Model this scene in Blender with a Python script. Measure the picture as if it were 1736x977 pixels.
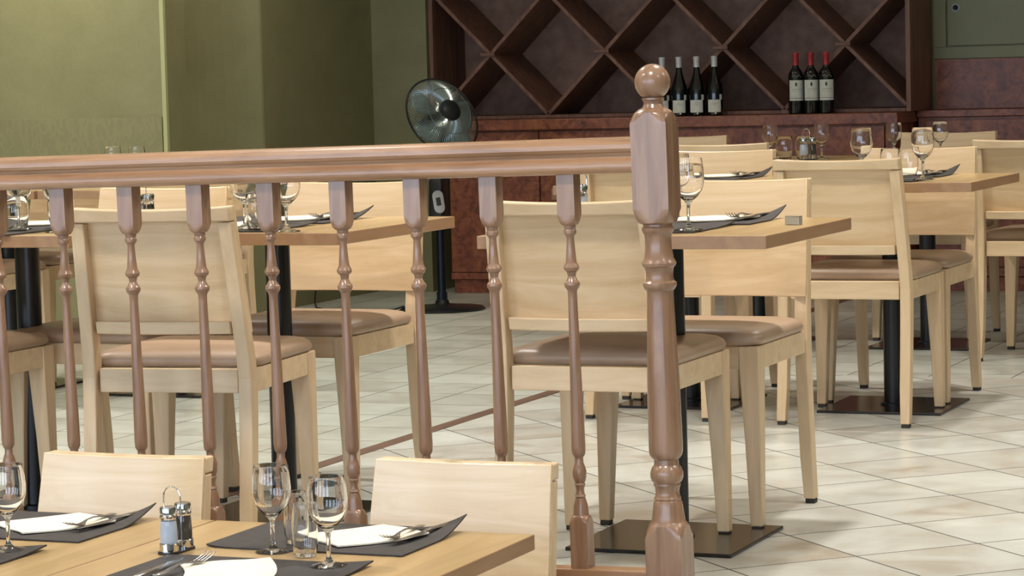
import bpy, bmesh, math, random
from mathutils import Vector, Matrix
random.seed(7)
PI = math.pi
S = bpy.context.scene
C = S.collection
for o in list(bpy.data.objects):
    bpy.data.objects.remove(o)

# ------------------------------------------------------------------ camera
F_PX, PITCH, ROLL, YAW, CAM_H = 4600.0, 0.078, 0.026, -0.398, 1.118
def make_camera():
    ca, sa = math.cos(YAW), math.sin(YAW)
    def tow(v):
        return Vector((v[0]*ca+v[1]*sa, -v[0]*sa+v[1]*ca, v[2]))
    c, s = math.cos(PITCH), math.sin(PITCH)
    D = Vector((0, c, -s)); Vd = Vector((0, -s, -c)); X = Vector((1, 0, 0))
    cr, sr = math.cos(ROLL), math.sin(ROLL)
    # pixel = centre + f*(x*cr + y*sr , -x*sr + y*cr)  (x along X, y along Vd)
    R = cr*X + sr*Vd
    Dn = -sr*X + cr*Vd
    R, Dn, D = tow(R), tow(Dn), tow(D)
    m = Matrix(((R.x, -Dn.x, -D.x, 0), (R.y, -Dn.y, -D.y, 0), (R.z, -Dn.z, -D.z, CAM_H), (0, 0, 0, 1)))
    cd = bpy.data.cameras.new('camera'); co = bpy.data.objects.new('camera', cd)
    C.objects.link(co); co.matrix_world = m
    cd.sensor_width = 36; cd.lens = F_PX/1736*36; cd.clip_start = 0.05; cd.clip_end = 100
    S.camera = co
make_camera()

# ------------------------------------------------------------------ light and exposure
S.view_settings.view_transform = 'Standard'
S.view_settings.look = 'None'
S.view_settings.exposure = -0.62
S.cycles.transmission_bounces = 16
S.cycles.max_bounces = 16
S.view_settings.gamma = 1.0
S.view_settings.use_curve_mapping = False
W = bpy.data.worlds.new('world'); S.world = W; W.use_nodes = True
W.node_tree.nodes['Background'].inputs[0].default_value = (0.55, 0.68, 0.9, 1)
W.node_tree.nodes['Background'].inputs[1].default_value = 1.5
LAMP_W = 34.0
WINDOW_W = 30.0
CEIL = 2.75
LOW = -0.516
def area(name, loc, rot, size, energy, col, shape='DISK', size_y=None, spread=None):
    l = bpy.data.lights.new(name, 'AREA'); l.shape = shape; l.size = size
    if size_y: l.size_y = size_y
    l.energy = energy; l.color = col
    if spread: l.spread = spread
    l.use_shadow = True
    o = bpy.data.objects.new(name, l); C.objects.link(o); o.location = loc; o.rotation_euler = rot
    return o

# ------------------------------------------------------------------ tags
def tag(o, label=None, cat=None, group=None, kind=None):
    if label: o['label'] = label
    if cat: o['category'] = cat
    if group: o['group'] = group
    if kind: o['kind'] = kind
    return o
def empty(name, loc=(0, 0, 0), rz=0.0, label=None, cat=None, group=None):
    o = bpy.data.objects.new(name, None); C.objects.link(o)
    o.empty_display_size = 0.1
    o.location = loc; o.rotation_euler = (0, 0, rz)
    return tag(o, label, cat, group)
def dup(root, loc, rz=0.0, label=None, cat=None, group=None, parent=None):
    r = root.copy(); C.objects.link(r)
    if parent is not None: r.parent = parent
    else:
        r.location = loc; r.rotation_euler = (0, 0, rz)
    for k, v in (('label', label), ('category', cat), ('group', group)):
        if v: r[k] = v
    for ch in list(root.children):
        dup(ch, None, parent=r)
    return r

# ------------------------------------------------------------------ materials
def srgb(r, g, b):
    f = lambda c: (c/255/12.92) if c/255 <= 0.04045 else ((c/255+0.055)/1.055)**2.4
    return (f(r), f(g), f(b), 1)
def new_mat(name):
    m = bpy.data.materials.new(name); m.use_nodes = True
    return m, m.node_tree, m.node_tree.nodes['Principled BSDF']
def ramp(nt, fac, stops):
    r = nt.nodes.new('ShaderNodeValToRGB'); nt.links.new(fac, r.inputs[0])
    while len(r.color_ramp.elements) < len(stops): r.color_ramp.elements.new(0.5)
    for e, (p, c) in zip(r.color_ramp.elements, stops): e.position = p; e.color = c
    return r.outputs[0]
def coords(nt, scale=(1, 1, 1), rot=(0, 0, 0)):
    tc = nt.nodes.new('ShaderNodeTexCoord'); mp = nt.nodes.new('ShaderNodeMapping')
    mp.inputs['Scale'].default_value = scale; mp.inputs['Rotation'].default_value = rot
    nt.links.new(tc.outputs['Object'], mp.inputs[0]); return mp.outputs[0]
def noise(nt, vec, scale, detail=4, rough=0.55, dist=0.0):
    n = nt.nodes.new('ShaderNodeTexNoise'); nt.links.new(vec, n.inputs['Vector'])
    n.inputs['Scale'].default_value = scale; n.inputs['Detail'].default_value = detail
    n.inputs['Roughness'].default_value = rough; n.inputs['Distortion'].default_value = dist
    return n.outputs[0]
def bump(nt, bs, h, strength=0.1, dist=0.002):
    b = nt.nodes.new('ShaderNodeBump'); b.inputs['Strength'].default_value = strength
    b.inputs['Distance'].default_value = dist
    nt.links.new(h, b.inputs['Height']); nt.links.new(b.outputs[0], bs.inputs['Normal'])
def wood(name, c1, c2, c3, axis='x', rough=0.4, scale=1.0, coat=0.0, contrast=(0.3, 0.5, 0.7)):
    m, nt, bs = new_mat(name)
    sc = {'x': (1.2, 14, 14), 'z': (14, 14, 1.2), 'y': (14, 1.2, 14)}[axis]
    v = coords(nt, tuple(s*scale for s in sc))
    n = noise(nt, v, 2.2, 5, 0.6, 0.8)
    col = ramp(nt, n, [(contrast[0], c1), (contrast[1], c2), (contrast[2], c3)])
    nt.links.new(col, bs.inputs['Base Color'])
    bs.inputs['Roughness'].default_value = rough
    bs.inputs['Coat Weight'].default_value = coat; bs.inputs['Coat Roughness'].default_value = 0.25
    bump(nt, bs, n, 0.06, 0.001)
    return m
def plain(name, col, rough=0.5, metal=0.0, spec=0.5, nscale=0, ncol=None):
    m, nt, bs = new_mat(name)
    bs.inputs['Base Color'].default_value = col
    bs.inputs['Roughness'].default_value = rough; bs.inputs['Metallic'].default_value = metal
    bs.inputs['Specular IOR Level'].default_value = spec
    if nscale:
        n = noise(nt, coords(nt), nscale, 4)
        nt.links.new(ramp(nt, n, [(0.35, col), (0.65, ncol or col)]), bs.inputs['Base Color'])
    return m
M = {}
M['beech'] = wood('beech wood', srgb(202, 174, 136), srgb(214, 187, 149), srgb(222, 197, 161), 'x', 0.42, 1.0, 0.15)
M['beech_v'] = wood('beech wood upright grain', srgb(200, 172, 134), srgb(212, 184, 146), srgb(220, 195, 158), 'z', 0.42, 1.0, 0.15)
M['ply'] = wood('beech plywood face', srgb(200, 168, 126), srgb(214, 184, 143), srgb(226, 200, 162), 'x', 0.27, 0.6, 0.6)
M['top'] = wood('honey table top', srgb(166, 136, 92), srgb(182, 151, 104), srgb(194, 164, 118), 'y', 0.3, 0.5, 0.3)
M['edge'] = wood('table edge band', srgb(150, 114, 80), srgb(163, 126, 92), srgb(172, 136, 102), 'y', 0.45, 0.5, 0.0)
M['walnut'] = wood('brown stained balustrade wood', srgb(118, 86, 64), srgb(142, 107, 82), srgb(160, 125, 98), 'z', 0.25, 1.0, 0.4)
M['walnut_x'] = wood('brown stained handrail wood', srgb(136, 98, 70), srgb(160, 120, 88), srgb(176, 136, 104), 'x', 0.25, 1.0, 0.5)
M['strip'] = wood('dark floor strip wood', srgb(86, 62, 48), srgb(104, 78, 62), srgb(118, 90, 72), 'y', 0.45)
M['vinyl'] = plain('tan seat vinyl', srgb(160, 134, 110), 0.38, 0, 0.45, 5, srgb(170, 144, 120))
M['foot'] = plain('dark glide', srgb(50, 44, 40), 0.6)
M['black_steel'] = plain('black coated steel', srgb(20, 22, 28), 0.28, 0.2, 0.6)
M['plate'] = plain('dark base plate', srgb(30, 25, 23), 0.2, 0.2, 0.55, 6, srgb(38, 31, 27))
M['steel'] = plain('polished steel', srgb(165, 163, 162), 0.2, 1.0)
M['chrome'] = plain('chrome', srgb(215, 217, 220), 0.08, 1.0)
M['slate'] = plain('charcoal placemat', srgb(58, 54, 52), 0.6, 0, 0.25, 40, srgb(66, 62, 60))
M['paper'] = plain('cream paper napkin', srgb(232, 220, 196), 0.85, 0, 0.2, 60, srgb(238, 227, 205))
M['salt'] = plain('white salt', srgb(225, 234, 245), 0.7)
M['pepper'] = plain('ground pepper', srgb(96, 88, 80), 0.8)
M['fanblack'] = plain('fan black plastic', srgb(22, 25, 28), 0.3)
M['fanpole'] = plain('fan blue black pole', srgb(28, 38, 52), 0.25, 0.6)
M['fangrey'] = plain('grey control panel', srgb(175, 178, 180), 0.4)
M['fanwire'] = plain('fan cage wire', srgb(140, 150, 147), 0.22, 0.8)
M['label'] = plain('cream bottle label', srgb(205, 204, 190), 0.7, 0, 0.3, 60, srgb(214, 212, 200))
M['ink'] = plain('label ink', srgb(60, 58, 56), 0.8)
M['inkgrey'] = plain('pale label print', srgb(160, 160, 146), 0.8)
M['redcap'] = plain('red capsule', srgb(170, 52, 56), 0.35, 0.2)
M['whitecap'] = plain('white capsule', srgb(205, 205, 205), 0.35, 0.2)
M['knob'] = plain('pale wood pull', srgb(168, 130, 104), 0.5)
M['hole'] = plain('dark hole', srgb(12, 12, 10), 0.7)
M['ceil'] = plain('white ceiling paint', srgb(228, 222, 208), 0.85)
M['frame'] = plain('white window frame', srgb(225, 225, 222), 0.5)
def glass_mat(name, col=(1, 1, 1, 1), ior=1.46, rough=0.0):
    m, nt, bs = new_mat(name)
    bs.inputs['Base Color'].default_value = col
    bs.inputs['Transmission Weight'].default_value = 1; bs.inputs['IOR'].default_value = ior
    bs.inputs['Roughness'].default_value = rough
    return m
M['glass'] = glass_mat('clear glass')
M['darkglass'] = plain('dark bottle glass', srgb(10, 13, 14), 0.08, 0, 0.6)
def blade_mat():
    m, nt, bs = new_mat('translucent grey blade')
    bs.inputs['Base Color'].default_value = srgb(120, 138, 134)
    bs.inputs['Transmission Weight'].default_value = 0.35; bs.inputs['Roughness'].default_value = 0.3
    return m
M['blade'] = blade_mat()
def burl():
    m, nt, bs = new_mat('mahogany burl veneer')
    v = coords(nt)
    n1 = noise(nt, v, 9, 6, 0.65, 1.4); 
    c = ramp(nt, n1, [(0.28, srgb(92, 46, 32)), (0.45, srgb(132, 72, 48)), (0.58, srgb(152, 88, 58)), (0.75, srgb(174, 108, 72))])
    n2 = noise(nt, v, 42, 3, 0.6, 0.5)
    mx = nt.nodes.new('ShaderNodeMix'); mx.data_type = 'RGBA'; mx.blend_type = 'MULTIPLY'
    mx.inputs[0].default_value = 0.6
    nt.links.new(c, mx.inputs[6]); nt.links.new(ramp(nt, n2, [(0.32, srgb(140, 110, 100)), (0.5, (1, 1, 1, 1))]), mx.inputs[7])
    nt.links.new(mx.outputs[2], bs.inputs['Base Color'])
    bs.inputs['Roughness'].default_value = 0.38
    return m
M['burl'] = burl()
M['rackback'] = plain('rack back board', srgb(122, 92, 78), 0.6, 0, 0.3, 14, srgb(144, 112, 96))
M['rackwood'] = wood('rack mahogany', srgb(92, 60, 47), srgb(116, 80, 63), srgb(136, 98, 78), 'z', 0.55, 1.0)
def paint(name, c1, c2, scale=3.0):
    m, nt, bs = new_mat(name)
    v = coords(nt)
    n = noise(nt, v, scale, 6, 0.62, 0.4); n2 = noise(nt, v, 60, 3, 0.6)
    mx = nt.nodes.new('ShaderNodeMath'); mx.operation = 'MULTIPLY_ADD'; mx.inputs[1].default_value = 0.25
    nt.links.new(n2, mx.inputs[0]); nt.links.new(n, mx.inputs[2])
    nt.links.new(ramp(nt, mx.outputs[0], [(0.45, c1), (0.8, c2)]), bs.inputs['Base Color'])
    bs.inputs['Roughness'].default_value = 0.5; bump(nt, bs, n2, 0.15, 0.002)
    return m
M['green'] = paint('sponged green paint', srgb(119, 116, 82), srgb(131, 128, 93))
M['greenback'] = M['green']
M['greendoor'] = paint('green door paint', srgb(126, 126, 92), srgb(134, 134, 99), 2.0)
def border_paint():
    m, nt, bs = new_mat('embossed leaf border')
    v = coords(nt, (9, 9, 4))
    dn = nt.nodes.new('ShaderNodeTexNoise'); nt.links.new(v, dn.inputs['Vector']); dn.inputs['Scale'].default_value = 2.5; v = dn.outputs['Color']
    w = nt.nodes.new('ShaderNodeTexVoronoi'); w.feature = 'DISTANCE_TO_EDGE'; nt.links.new(v, w.inputs['Vector']); w.inputs['Scale'].default_value = 2.0
    nt.links.new(ramp(nt, w.outputs['Distance'], [(0.02, srgb(128, 125, 90)), (0.12, srgb(121, 118, 85)), (0.4, srgb(124, 121, 87))]), bs.inputs['Base Color'])
    bs.inputs['Roughness'].default_value = 0.5
    return m
M['border'] = border_paint()
def tile_mat(name, size, offset, rot45, cols, grout, gw):
    m, nt, bs = new_mat(name)
    N = nt.nodes; L = nt.links
    tc = N.new('ShaderNodeTexCoord'); sp = N.new('ShaderNodeSeparateXYZ'); L.new(tc.outputs['Object'], sp.inputs[0])
    def mth(op, a, b=None):
        n = N.new('ShaderNodeMath'); n.operation = op
        for i, q in enumerate((a, b)):
            if q is None: continue
            if isinstance(q, (int, float)): n.inputs[i].default_value = q
            else: L.new(q, n.inputs[i])
        return n.outputs[0]
    x, y = sp.outputs[0], sp.outputs[1]
    if rot45:
        k = math.sqrt(0.5)
        u = mth('MULTIPLY', mth('SUBTRACT', x, y), k); v = mth('MULTIPLY', mth('ADD', x, y), k)
    else: u, v = x, y
    u = mth('DIVIDE', mth('SUBTRACT', u, offset[0]), size[0]); v = mth('DIVIDE', mth('SUBTRACT', v, offset[1]), size[1])
    def edge(t): 
        f = mth('FRACT', t); return mth('MINIMUM', f, mth('SUBTRACT', 1.0, f))
    e = mth('MINIMUM', edge(u), edge(v))
    g = mth('LESS_THAN', e, gw/size[0]/2)
    cb = N.new('ShaderNodeCombineXYZ'); L.new(mth('FLOOR', u), cb.inputs[0]); L.new(mth('FLOOR', v), cb.inputs[1])
    wn = N.new('ShaderNodeTexWhiteNoise'); L.new(cb.outputs[0], wn.inputs['Vector'])
    va = N.new('ShaderNodeVectorMath'); va.operation = 'ADD'; L.new(tc.outputs['Object'], va.inputs[0])
    vs = N.new('ShaderNodeVectorMath'); vs.operation = 'SCALE'; vs.inputs['Scale'].default_value = 7.0; L.new(wn.outputs['Color'], vs.inputs[0]); L.new(vs.outputs[0], va.inputs[1])
    n = noise(nt, va.outputs[0], 4.5, 5, 0.55, 1.0)
    t = mth('ADD', mth('MULTIPLY', wn.outputs['Value'], 0.22), mth('MULTIPLY', n, 0.85))
    col = ramp(nt, t, [(0.3, cols[0]), (0.45, cols[1]), (0.6, cols[2]), (0.75, cols[3])])
    mx = N.new('ShaderNodeMix'); mx.data_type = 'RGBA'; L.new(g, mx.inputs[0]); L.new(col, mx.inputs[6]); mx.inputs[7].default_value = grout
    L.new(mx.outputs[2], bs.inputs['Base Color'])
    rg = mth('ADD', mth('MULTIPLY', g, 0.4), 0.3); L.new(rg, bs.inputs['Roughness'])
    hb = mth('SUBTRACT', 1.0, g); bump(nt, bs, hb, 0.3, 0.002)
    return m
TC = [srgb(166, 156, 140), srgb(184, 181, 170), srgb(195, 196, 187), srgb(206, 208, 200)]
M['tile'] = tile_mat('diagonal stone tile', (0.3247, 0.3255), (-6.0535, 3.0385), True, TC, srgb(62, 56, 50), 0.0052)
M['tile30'] = tile_mat('straight stone tile', (0.3, 0.3), (-3.89, 7.53), False, [srgb(166, 163, 150), srgb(180, 181, 169), srgb(190, 193, 182), srgb(198, 201, 190)], srgb(72, 68, 62), 0.0050)
def emis(name, col, st):
    m, nt, bs = new_mat(name)
    bs.inputs['Emission Color'].default_value = col; bs.inputs['Emission Strength'].default_value = st
    bs.inputs['Base Color'].default_value = (0, 0, 0, 1)
    return m
M['lamp_glow'] = emis('lamp glow', (1, 0.87, 0.68, 1), 12)
M['day_glow'] = emis('daylight pane', (0.55, 0.72, 1.0, 1), 9)

# ------------------------------------------------------------------ mesh builder
class MB:
    def __init__(s): s.v = []; s.f = []; s.mi = []
    def add(s, vs, fs, mi=0):
        b = len(s.v); s.v += [tuple(p) for p in vs]; s.f += [[b+i for i in f] for f in fs]; s.mi += [mi]*len(fs)
        return s
    def box(s, x0, x1, y0, y1, z0, z1, mi=0):
        return s.add([(x0, y0, z0), (x1, y0, z0), (x1, y1, z0), (x0, y1, z0), (x0, y0, z1), (x1, y0, z1), (x1, y1, z1), (x0, y1, z1)],
                     [(3, 2, 1, 0), (4, 5, 6, 7), (0, 1, 5, 4), (1, 2, 6, 5), (2, 3, 7, 6), (3, 0, 4, 7)], mi)
    def loft(s, rings, mi=0, cap=True):
        n = len(rings[0]); vs = [p for r in rings for p in r]; fs = []
        for k in range(len(rings)-1):
            for i in range(n):
                j = (i+1) % n; fs.append((k*n+i, k*n+j, (k+1)*n+j, (k+1)*n+i))
        if cap: fs.append(tuple(reversed(range(n)))); fs.append(tuple(range((len(rings)-1)*n, len(rings)*n)))
        return s.add(vs, fs, mi)
    def lathe(s, prof, n=32, c=(0, 0), mi=0, cap=True):
        return s.loft([[(c[0]+r*math.cos(2*PI*i/n), c[1]+r*math.sin(2*PI*i/n), z) for i in range(n)] for r, z in prof], mi, cap)
    def rects(s, secs, mi=0):
        return s.loft([[(x0, y0, z), (x1, y0, z), (x1, y1, z), (x0, y1, z)] for z, x0, x1, y0, y1 in secs], mi)
    def tube(s, pts, r, n=10, mi=0):
        pts = [Vector(p) for p in pts]; rings = []
        up = Vector((0, 0, 1)); prev = None
        for i, p in enumerate(pts):
            d = (pts[min(i+1, len(pts)-1)]-pts[max(i-1, 0)]).normalized()
            if prev is None:
                a = d.cross(up); 
                if a.length < 1e-3: a = d.cross(Vector((1, 0, 0)))
            else: a = prev-d*prev.dot(d)
            a.normalize(); b = d.cross(a); prev = a
            rr = r[i] if isinstance(r, (list, tuple)) else r
            rings.append([p+a*rr*math.cos(2*PI*k/n)+b*rr*math.sin(2*PI*k/n) for k in range(n)])
        return s.loft(rings, mi)
    def build(s, name, mats, parent=None, smooth=False, bevel=0, seg=2, subsurf=0, angle=40, loc=None):
        me = bpy.data.meshes.new(name); me.from_pydata(s.v, [], s.f)
        if not isinstance(mats, (list, tuple)): mats = [mats]
        for m in mats: me.materials.append(m)
        for p, i in zip(me.polygons, s.mi): p.material_index = i
        bm = bmesh.new(); bm.from_mesh(me); bmesh.ops.recalc_face_normals(bm, faces=bm.faces); bm.to_mesh(me); bm.free()
        o = bpy.data.objects.new(name, me); C.objects.link(o)
        if parent is not None: o.parent = parent
        if loc: o.location = loc
        if bevel:
            b = o.modifiers.new('bevel', 'BEVEL'); b.width = bevel; b.segments = seg; b.limit_method = 'ANGLE'; b.angle_limit = math.radians(35)
        if subsurf:
            q = o.modifiers.new('sub', 'SUBSURF'); q.levels = subsurf; q.render_levels = subsurf
        if smooth:
            for p in me.polygons: p.use_smooth = True
            if angle < 180:
                try: me.set_sharp_from_angle(angle=math.radians(angle))
                except Exception: pass
        return o
def struct(name, mb, mat, **k):
    return tag(mb.build(name, mat, **k), kind='structure')
def rrect(x0, x1, y0, y1, z, r, n=5):
    pts = []
    for cx, cy, a0 in ((x1-r, y1-r, 0), (x0+r, y1-r, 90), (x0+r, y0+r, 180), (x1-r, y0+r, 270)):
        for i in range(n+1):
            a = math.radians(a0+90*i/n); pts.append((cx+r*math.cos(a), cy+r*math.sin(a), z))
    return pts

# ================================================================== SETTING
YR = 5.20   # edge of the raised floor
XS0, XS1 = -3.60, -3.545
XW = -6.2   # left wall plane
YD = 9.53
struct('floor', MB().box(XS1, 3.2, YR, YD, -0.05, 0.0), M['tile'])
struct('floor', MB().box(-9, XS0, YR, 13.6, -0.05, 0.0).box(XS1, 3.2, YD, 13.6, -0.05, 0.0), M['tile30'])
struct('trim_1', MB().box(XS0, XS1, YR, 13.3, -0.045, 0.0015), M['strip'])
struct('floor', MB().box(-9, 3.2, -1.2, YR, LOW-0.05, LOW), M['tile30'])
struct('trim_2', MB().box(-9, 3.2, YR-0.03, YR-0.001, LOW, -0.002), M['burl'])
struct('ceiling', MB().box(-9, 3.2, -1.2, 13.6, CEIL, CEIL+0.1), M['ceil'])
struct('wall_back', MB().box(-6.4, 3.2, 13.40, 13.6, -0.05, CEIL).box(-6.4, -5.885, 12.93, 13.40, 0, CEIL), M['green'])
struct('wall_left', MB().box(XW-0.3, XW, 11.73, 13.40, 0, CEIL).box(XW-0.3, XW+0.006, 11.69, 11.73, 0, CEIL, 0).loft([[(XW-0.45, 10.97, z)]+[(XW-0.26+0.256*t**3.2, 10.97+0.719*t, z) for t in [i/16 for i in range(17)]]+[(XW-0.45, 11.689, z)] for z in (0, CEIL)]), M['green'])
struct('wall_left', MB().box(-9, XW-0.004, 10.76, 10.96, 0, CEIL).box(-9.1, -9, -1.2, 10.96, LOW-0.05, CEIL), M['green'])
struct('trim_3', MB().box(-9, XW-0.02, 10.752, 10.76, 0.6, 0.975), M['border'])
struct('trim_4', MB().box(XW-0.012, XW+0.008, 10.748, 10.768, 0, CEIL), paint('corner highlight tone', srgb(158, 160, 116), srgb(164, 166, 122)))  # paler green strip paints the bright highlight down the wall corner
struct('wall_right', MB().box(3.2, 3.3, -1.2, 13.6, LOW-0.05, CEIL), M['green'])
# rear wall with window openings
rw = MB()
wins = [(-8.4, -6.9), (-6.3, -4.8), (-4.2, -2.7), (-2.1, -0.6), (0.2, 1.7)]
z0w, z1w = 0.15, 2.6
xs = -9.0
for a, b in wins:
    rw.box(xs, a, -1.3, -1.2, LOW, CEIL); rw.box(a, b, -1.3, -1.2, LOW, z0w); rw.box(a, b, -1.3, -1.2, z1w, CEIL); xs = b
rw.box(xs, 3.2, -1.3, -1.2, LOW, CEIL)
struct('wall_rear', rw, M['green'])
for i, (a, b) in enumerate(wins):
    fr = MB()
    fr.box(a, a+0.06, -1.28, -1.2, z0w, z1w).box(b-0.06, b, -1.28, -1.2, z0w, z1w).box(a+0.06, b-0.06, -1.28, -1.2, z0w, z0w+0.06).box(a+0.06, b-0.06, -1.28, -1.2, z1w-0.06, z1w)
    for k in (1, 2, 3):
        x = a+(b-a)*k/4; fr.box(x-0.02, x+0.02, -1.27, -1.22, z0w+0.06, z1w-0.06)
    for z in (0.95, 1.8): fr.box(a+0.06, b-0.06, -1.269, -1.221, z-0.02, z+0.02)
    w = struct('window_%d' % (i+1), fr, M['frame'])
    MB().box(a+0.06, b-0.06, -1.29, -1.281, z0w+0.06, z1w-0.06).build('window_pane', M['day_glow'], w)
    area('daylight', ((a+b)/2, -1.15, (z0w+z1w)/2), (math.radians(90), 0, 0), b-a-0.1, WINDOW_W, (0.8, 0.9, 1.0), 'RECTANGLE', z1w-z0w-0.1)

# ceiling downlights
def downlight():
    r = empty('ceiling_downlight', (0, 0, CEIL), 0, 'recessed round ceiling downlight above the tables', 'ceiling light', 'ceiling downlights')
    MB().lathe([(0.075, -0.001), (0.095, -0.001), (0.095, -0.012), (0.075, -0.012), (0.075, -0.001)], 28, cap=False).build('trim_ring', M['steel'], r, True)
    MB().lathe([(0.074, -0.004), (0.074, -0.001)], 28).build('lamp_disc', M['lamp_glow'], r)
    return r
dl0 = downlight(); first = True
for y in (1.0, 4.25, 6.4, 8.9, 11.4):
    for x in (-6.9, -5.2, -3.5, -1.8, 0.2):
        if x < -6 and y > 10.3: continue
        if first: dl0.location = (x, y, CEIL); first = False
        else: dup(dl0, (x, y, CEIL))
        e = LAMP_W*(0.3 if y < 3 else 0.80 if y < 5 else 1.0)
        if y > 11: e *= 0.10
        if 8 < y < 10: e *= 0.5 if x < -4 else 0.9
        area('lamp_light', (x, y, CEIL-0.03), (0, 0, 0), 0.16, e, (1.0, 0.955, 0.90), spread=2.2)

for x, y, e in ((-6.75, 10.15, 46.0), (-5.7, 11.0, 15.0)):
    dup(dl0, (x, y, CEIL)); area('lamp_light', (x, y, CEIL-0.03), (0, 0, 0), 0.16, e, (1.0, 0.92, 0.78), spread=2.2)

# ================================================================== CABINETS AND RACK
cab = empty('low_cabinet', (-4.6, 12.85, 0), 0, 'long low reddish burl cabinet with doors under the wine rack', 'cabinet')
def bx(parent, name, x0, x1, y0, y1, z0, z1, mat, bev=0.002, **k):
    px, py, pz = parent.location if parent is not None else (0, 0, 0)
    return MB().box(x0-px, x1-px, y0-py, y1-py, z0-pz, z1-pz).build(name, mat, parent, bevel=bev, **k)
bx(cab, 'body', -5.74, -3.37, 12.865, 13.38, 0.07, 0.84, M['burl'])
bx(cab, 'toe_kick', -5.73, -3.38, 12.862, 13.36, 0.0, 0.07, M['burl'])
bx(cab, 'plinth_rail', -5.74, -3.37, 12.845, 12.8645, 0.072, 0.106, M['burl'])
xd = [-5.738, -5.231, -4.62, -4.012, -3.42]
for a, b in zip(xd[:-1], xd[1:]):
    d = bx(cab, 'door', a+0.003, b-0.003, 12.845, 12.8645, 0.11, 0.832, M['burl'])
    hx, hz = (-5.54, 0.275) if a < -5.5 else (a+0.09, 0.512)
    h = MB().box(hx+4.6-0.02, hx+4.6+0.02, -0.028, -0.0055, hz-0.03, hz+0.03).build('door_handle', M['knob'], d, bevel=0.004)
bx(cab, 'end_stile', -3.417, -3.37, 12.845, 12.8645, 0.11, 0.832, M['burl'])
wt = bx(None, 'counter_top', -5.75, -3.35, 12.82, 13.39, 0.8405, 0.895, M['burl'], 0.004)
tag(wt, 'reddish burl counter top carrying the wine bottles', 'counter')
cab2 = empty('side_cabinet', (-1.5, 13.2, 0), 0, 'reddish burl cabinet set back at the right under the green hatch', 'cabinet')
bx(cab2, 'body', -3.345, 0.6, 13.205, 13.385, 0.07, 0.86, M['burl'])
bx(cab2, 'toe_kick', -3.34, 0.6, 13.202, 13.38, 0.0, 0.07, M['burl'])
bx(cab2, 'counter_edge', -3.345, 0.6, 13.18, 13.385, 0.862, 0.895, M['burl'])
bx(cab2, 'plinth_rail', -3.34, 0.6, 13.186, 13.2015, 0.075, 0.115, M['burl'])
for k in range(4):
    bx(cab2, 'door', -3.30+k*0.9, -3.30+k*0.9+0.885, 13.186, 13.2045, 0.12, 0.845, M['burl'])
bx(None, 'panelling', -3.30, 0.6, 13.375, 13.3995, 0.896, 1.145, M['burl'])
tag(bpy.data.objects['panelling'], 'reddish burl panel band between side cabinet and green hatch', 'wall panel')
# green hatch on the back wall
hat = empty('access_hatch', (-2.5, 13.40, 1.1), 0, 'green painted wall hatch with a round lock at top right', 'hatch')
bx(hat, 'hatch_frame', -3.305, -1.2, 13.378, 13.3995, 1.147, 1.205, M['greendoor'])
bx(hat, 'hatch_frame', -3.305, -3.242, 13.378, 13.3995, 1.2055, 2.3, M['greendoor'])
bx(hat, 'hatch_panel', -3.234, -1.2, 13.385, 13.3995, 1.212, 2.3, M['greendoor'])
m = MB(); ring = [(0.012+0.004*math.cos(t), 0.004*math.sin(t)) for t in [2*PI*k/8 for k in range(9)]]
lk = MB().lathe([(0.021, 0), (0.021, 0.008), (0.015, 0.010), (0.014, 0.003), (0.0, 0.003)], 24).build('lock_ring', M['fangrey'], hat, True)
lk.rotation_euler = (PI/2, 0, 0); lk.location = (-3.191+2.5, -0.0155, 0.30)
lh = MB().lathe([(0.0125, 0.003), (0.0125, 0.009)], 20).build('key_hole', M['hole'], lk)

# wine rack
rk = empty('wine_rack', (-4.6, 12.95, 0.895), 0, 'tall dark wooden wine rack with diamond lattice compartments', 'wine rack')
RX0, RX1, RZ0, RZ1 = -5.88, -3.315, 0.896, 2.16
bx(rk, 'side_panel', RX0, RX0+0.024, 12.95, 13.385, RZ0, RZ1, M['rackwood'])
bx(rk, 'side_panel', RX1-0.024, RX1, 12.95, 13.385, RZ0, RZ1, M['rackwood'])
bx(rk, 'bottom_board', RX0+0.0245, RX1-0.0245, 12.95, 13.36, RZ0, RZ0+0.018, M['rackwood'])
bx(rk, 'top_board', RX0+0.0245, RX1-0.0245, 12.95, 13.36, RZ1-0.024, RZ1, M['rackwood'])
bx(rk, 'back_panel', RX0+0.0245, RX1-0.0245, 13.362, 13.384, RZ0, RZ1, M['rackback'])
def divider(p, q, y0=12.955, y1=13.358, t=0.018):
    (x0, z0), (x1, z1) = p, q
    d = Vector((x1-x0, z1-z0)).normalized(); n = Vector((-d.y, d.x))*t/2
    ps = [(x0+n.x, z0+n.y), (x1+n.x, z1+n.y), (x1-n.x, z1-n.y), (x0-n.x, z0-n.y)]
    vs = [(a+4.6, y0-12.95, b-0.895) for a, b in ps]+[(a+4.6, y1-12.95, b-0.895) for a, b in ps]
    MB().add(vs, [(0, 1, 2, 3), (7, 6, 5, 4), (0, 4, 5, 1), (1, 5, 6, 2), (2, 6, 7, 3), (3, 7, 4, 0)]).build('divider', M['rackwood'], rk)
zb, zt = RZ0+0.02, RZ1-0.026
xl, xr = RX0+0.026, RX1-0.026
nodes = [-5.535, -4.905, -4.272, -3.642]; zn = 1.232
H = 0.316
segs = []
for x in nodes:
    segs.append(((x, zn), +1)); segs.append(((x, zn), -1))
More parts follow.
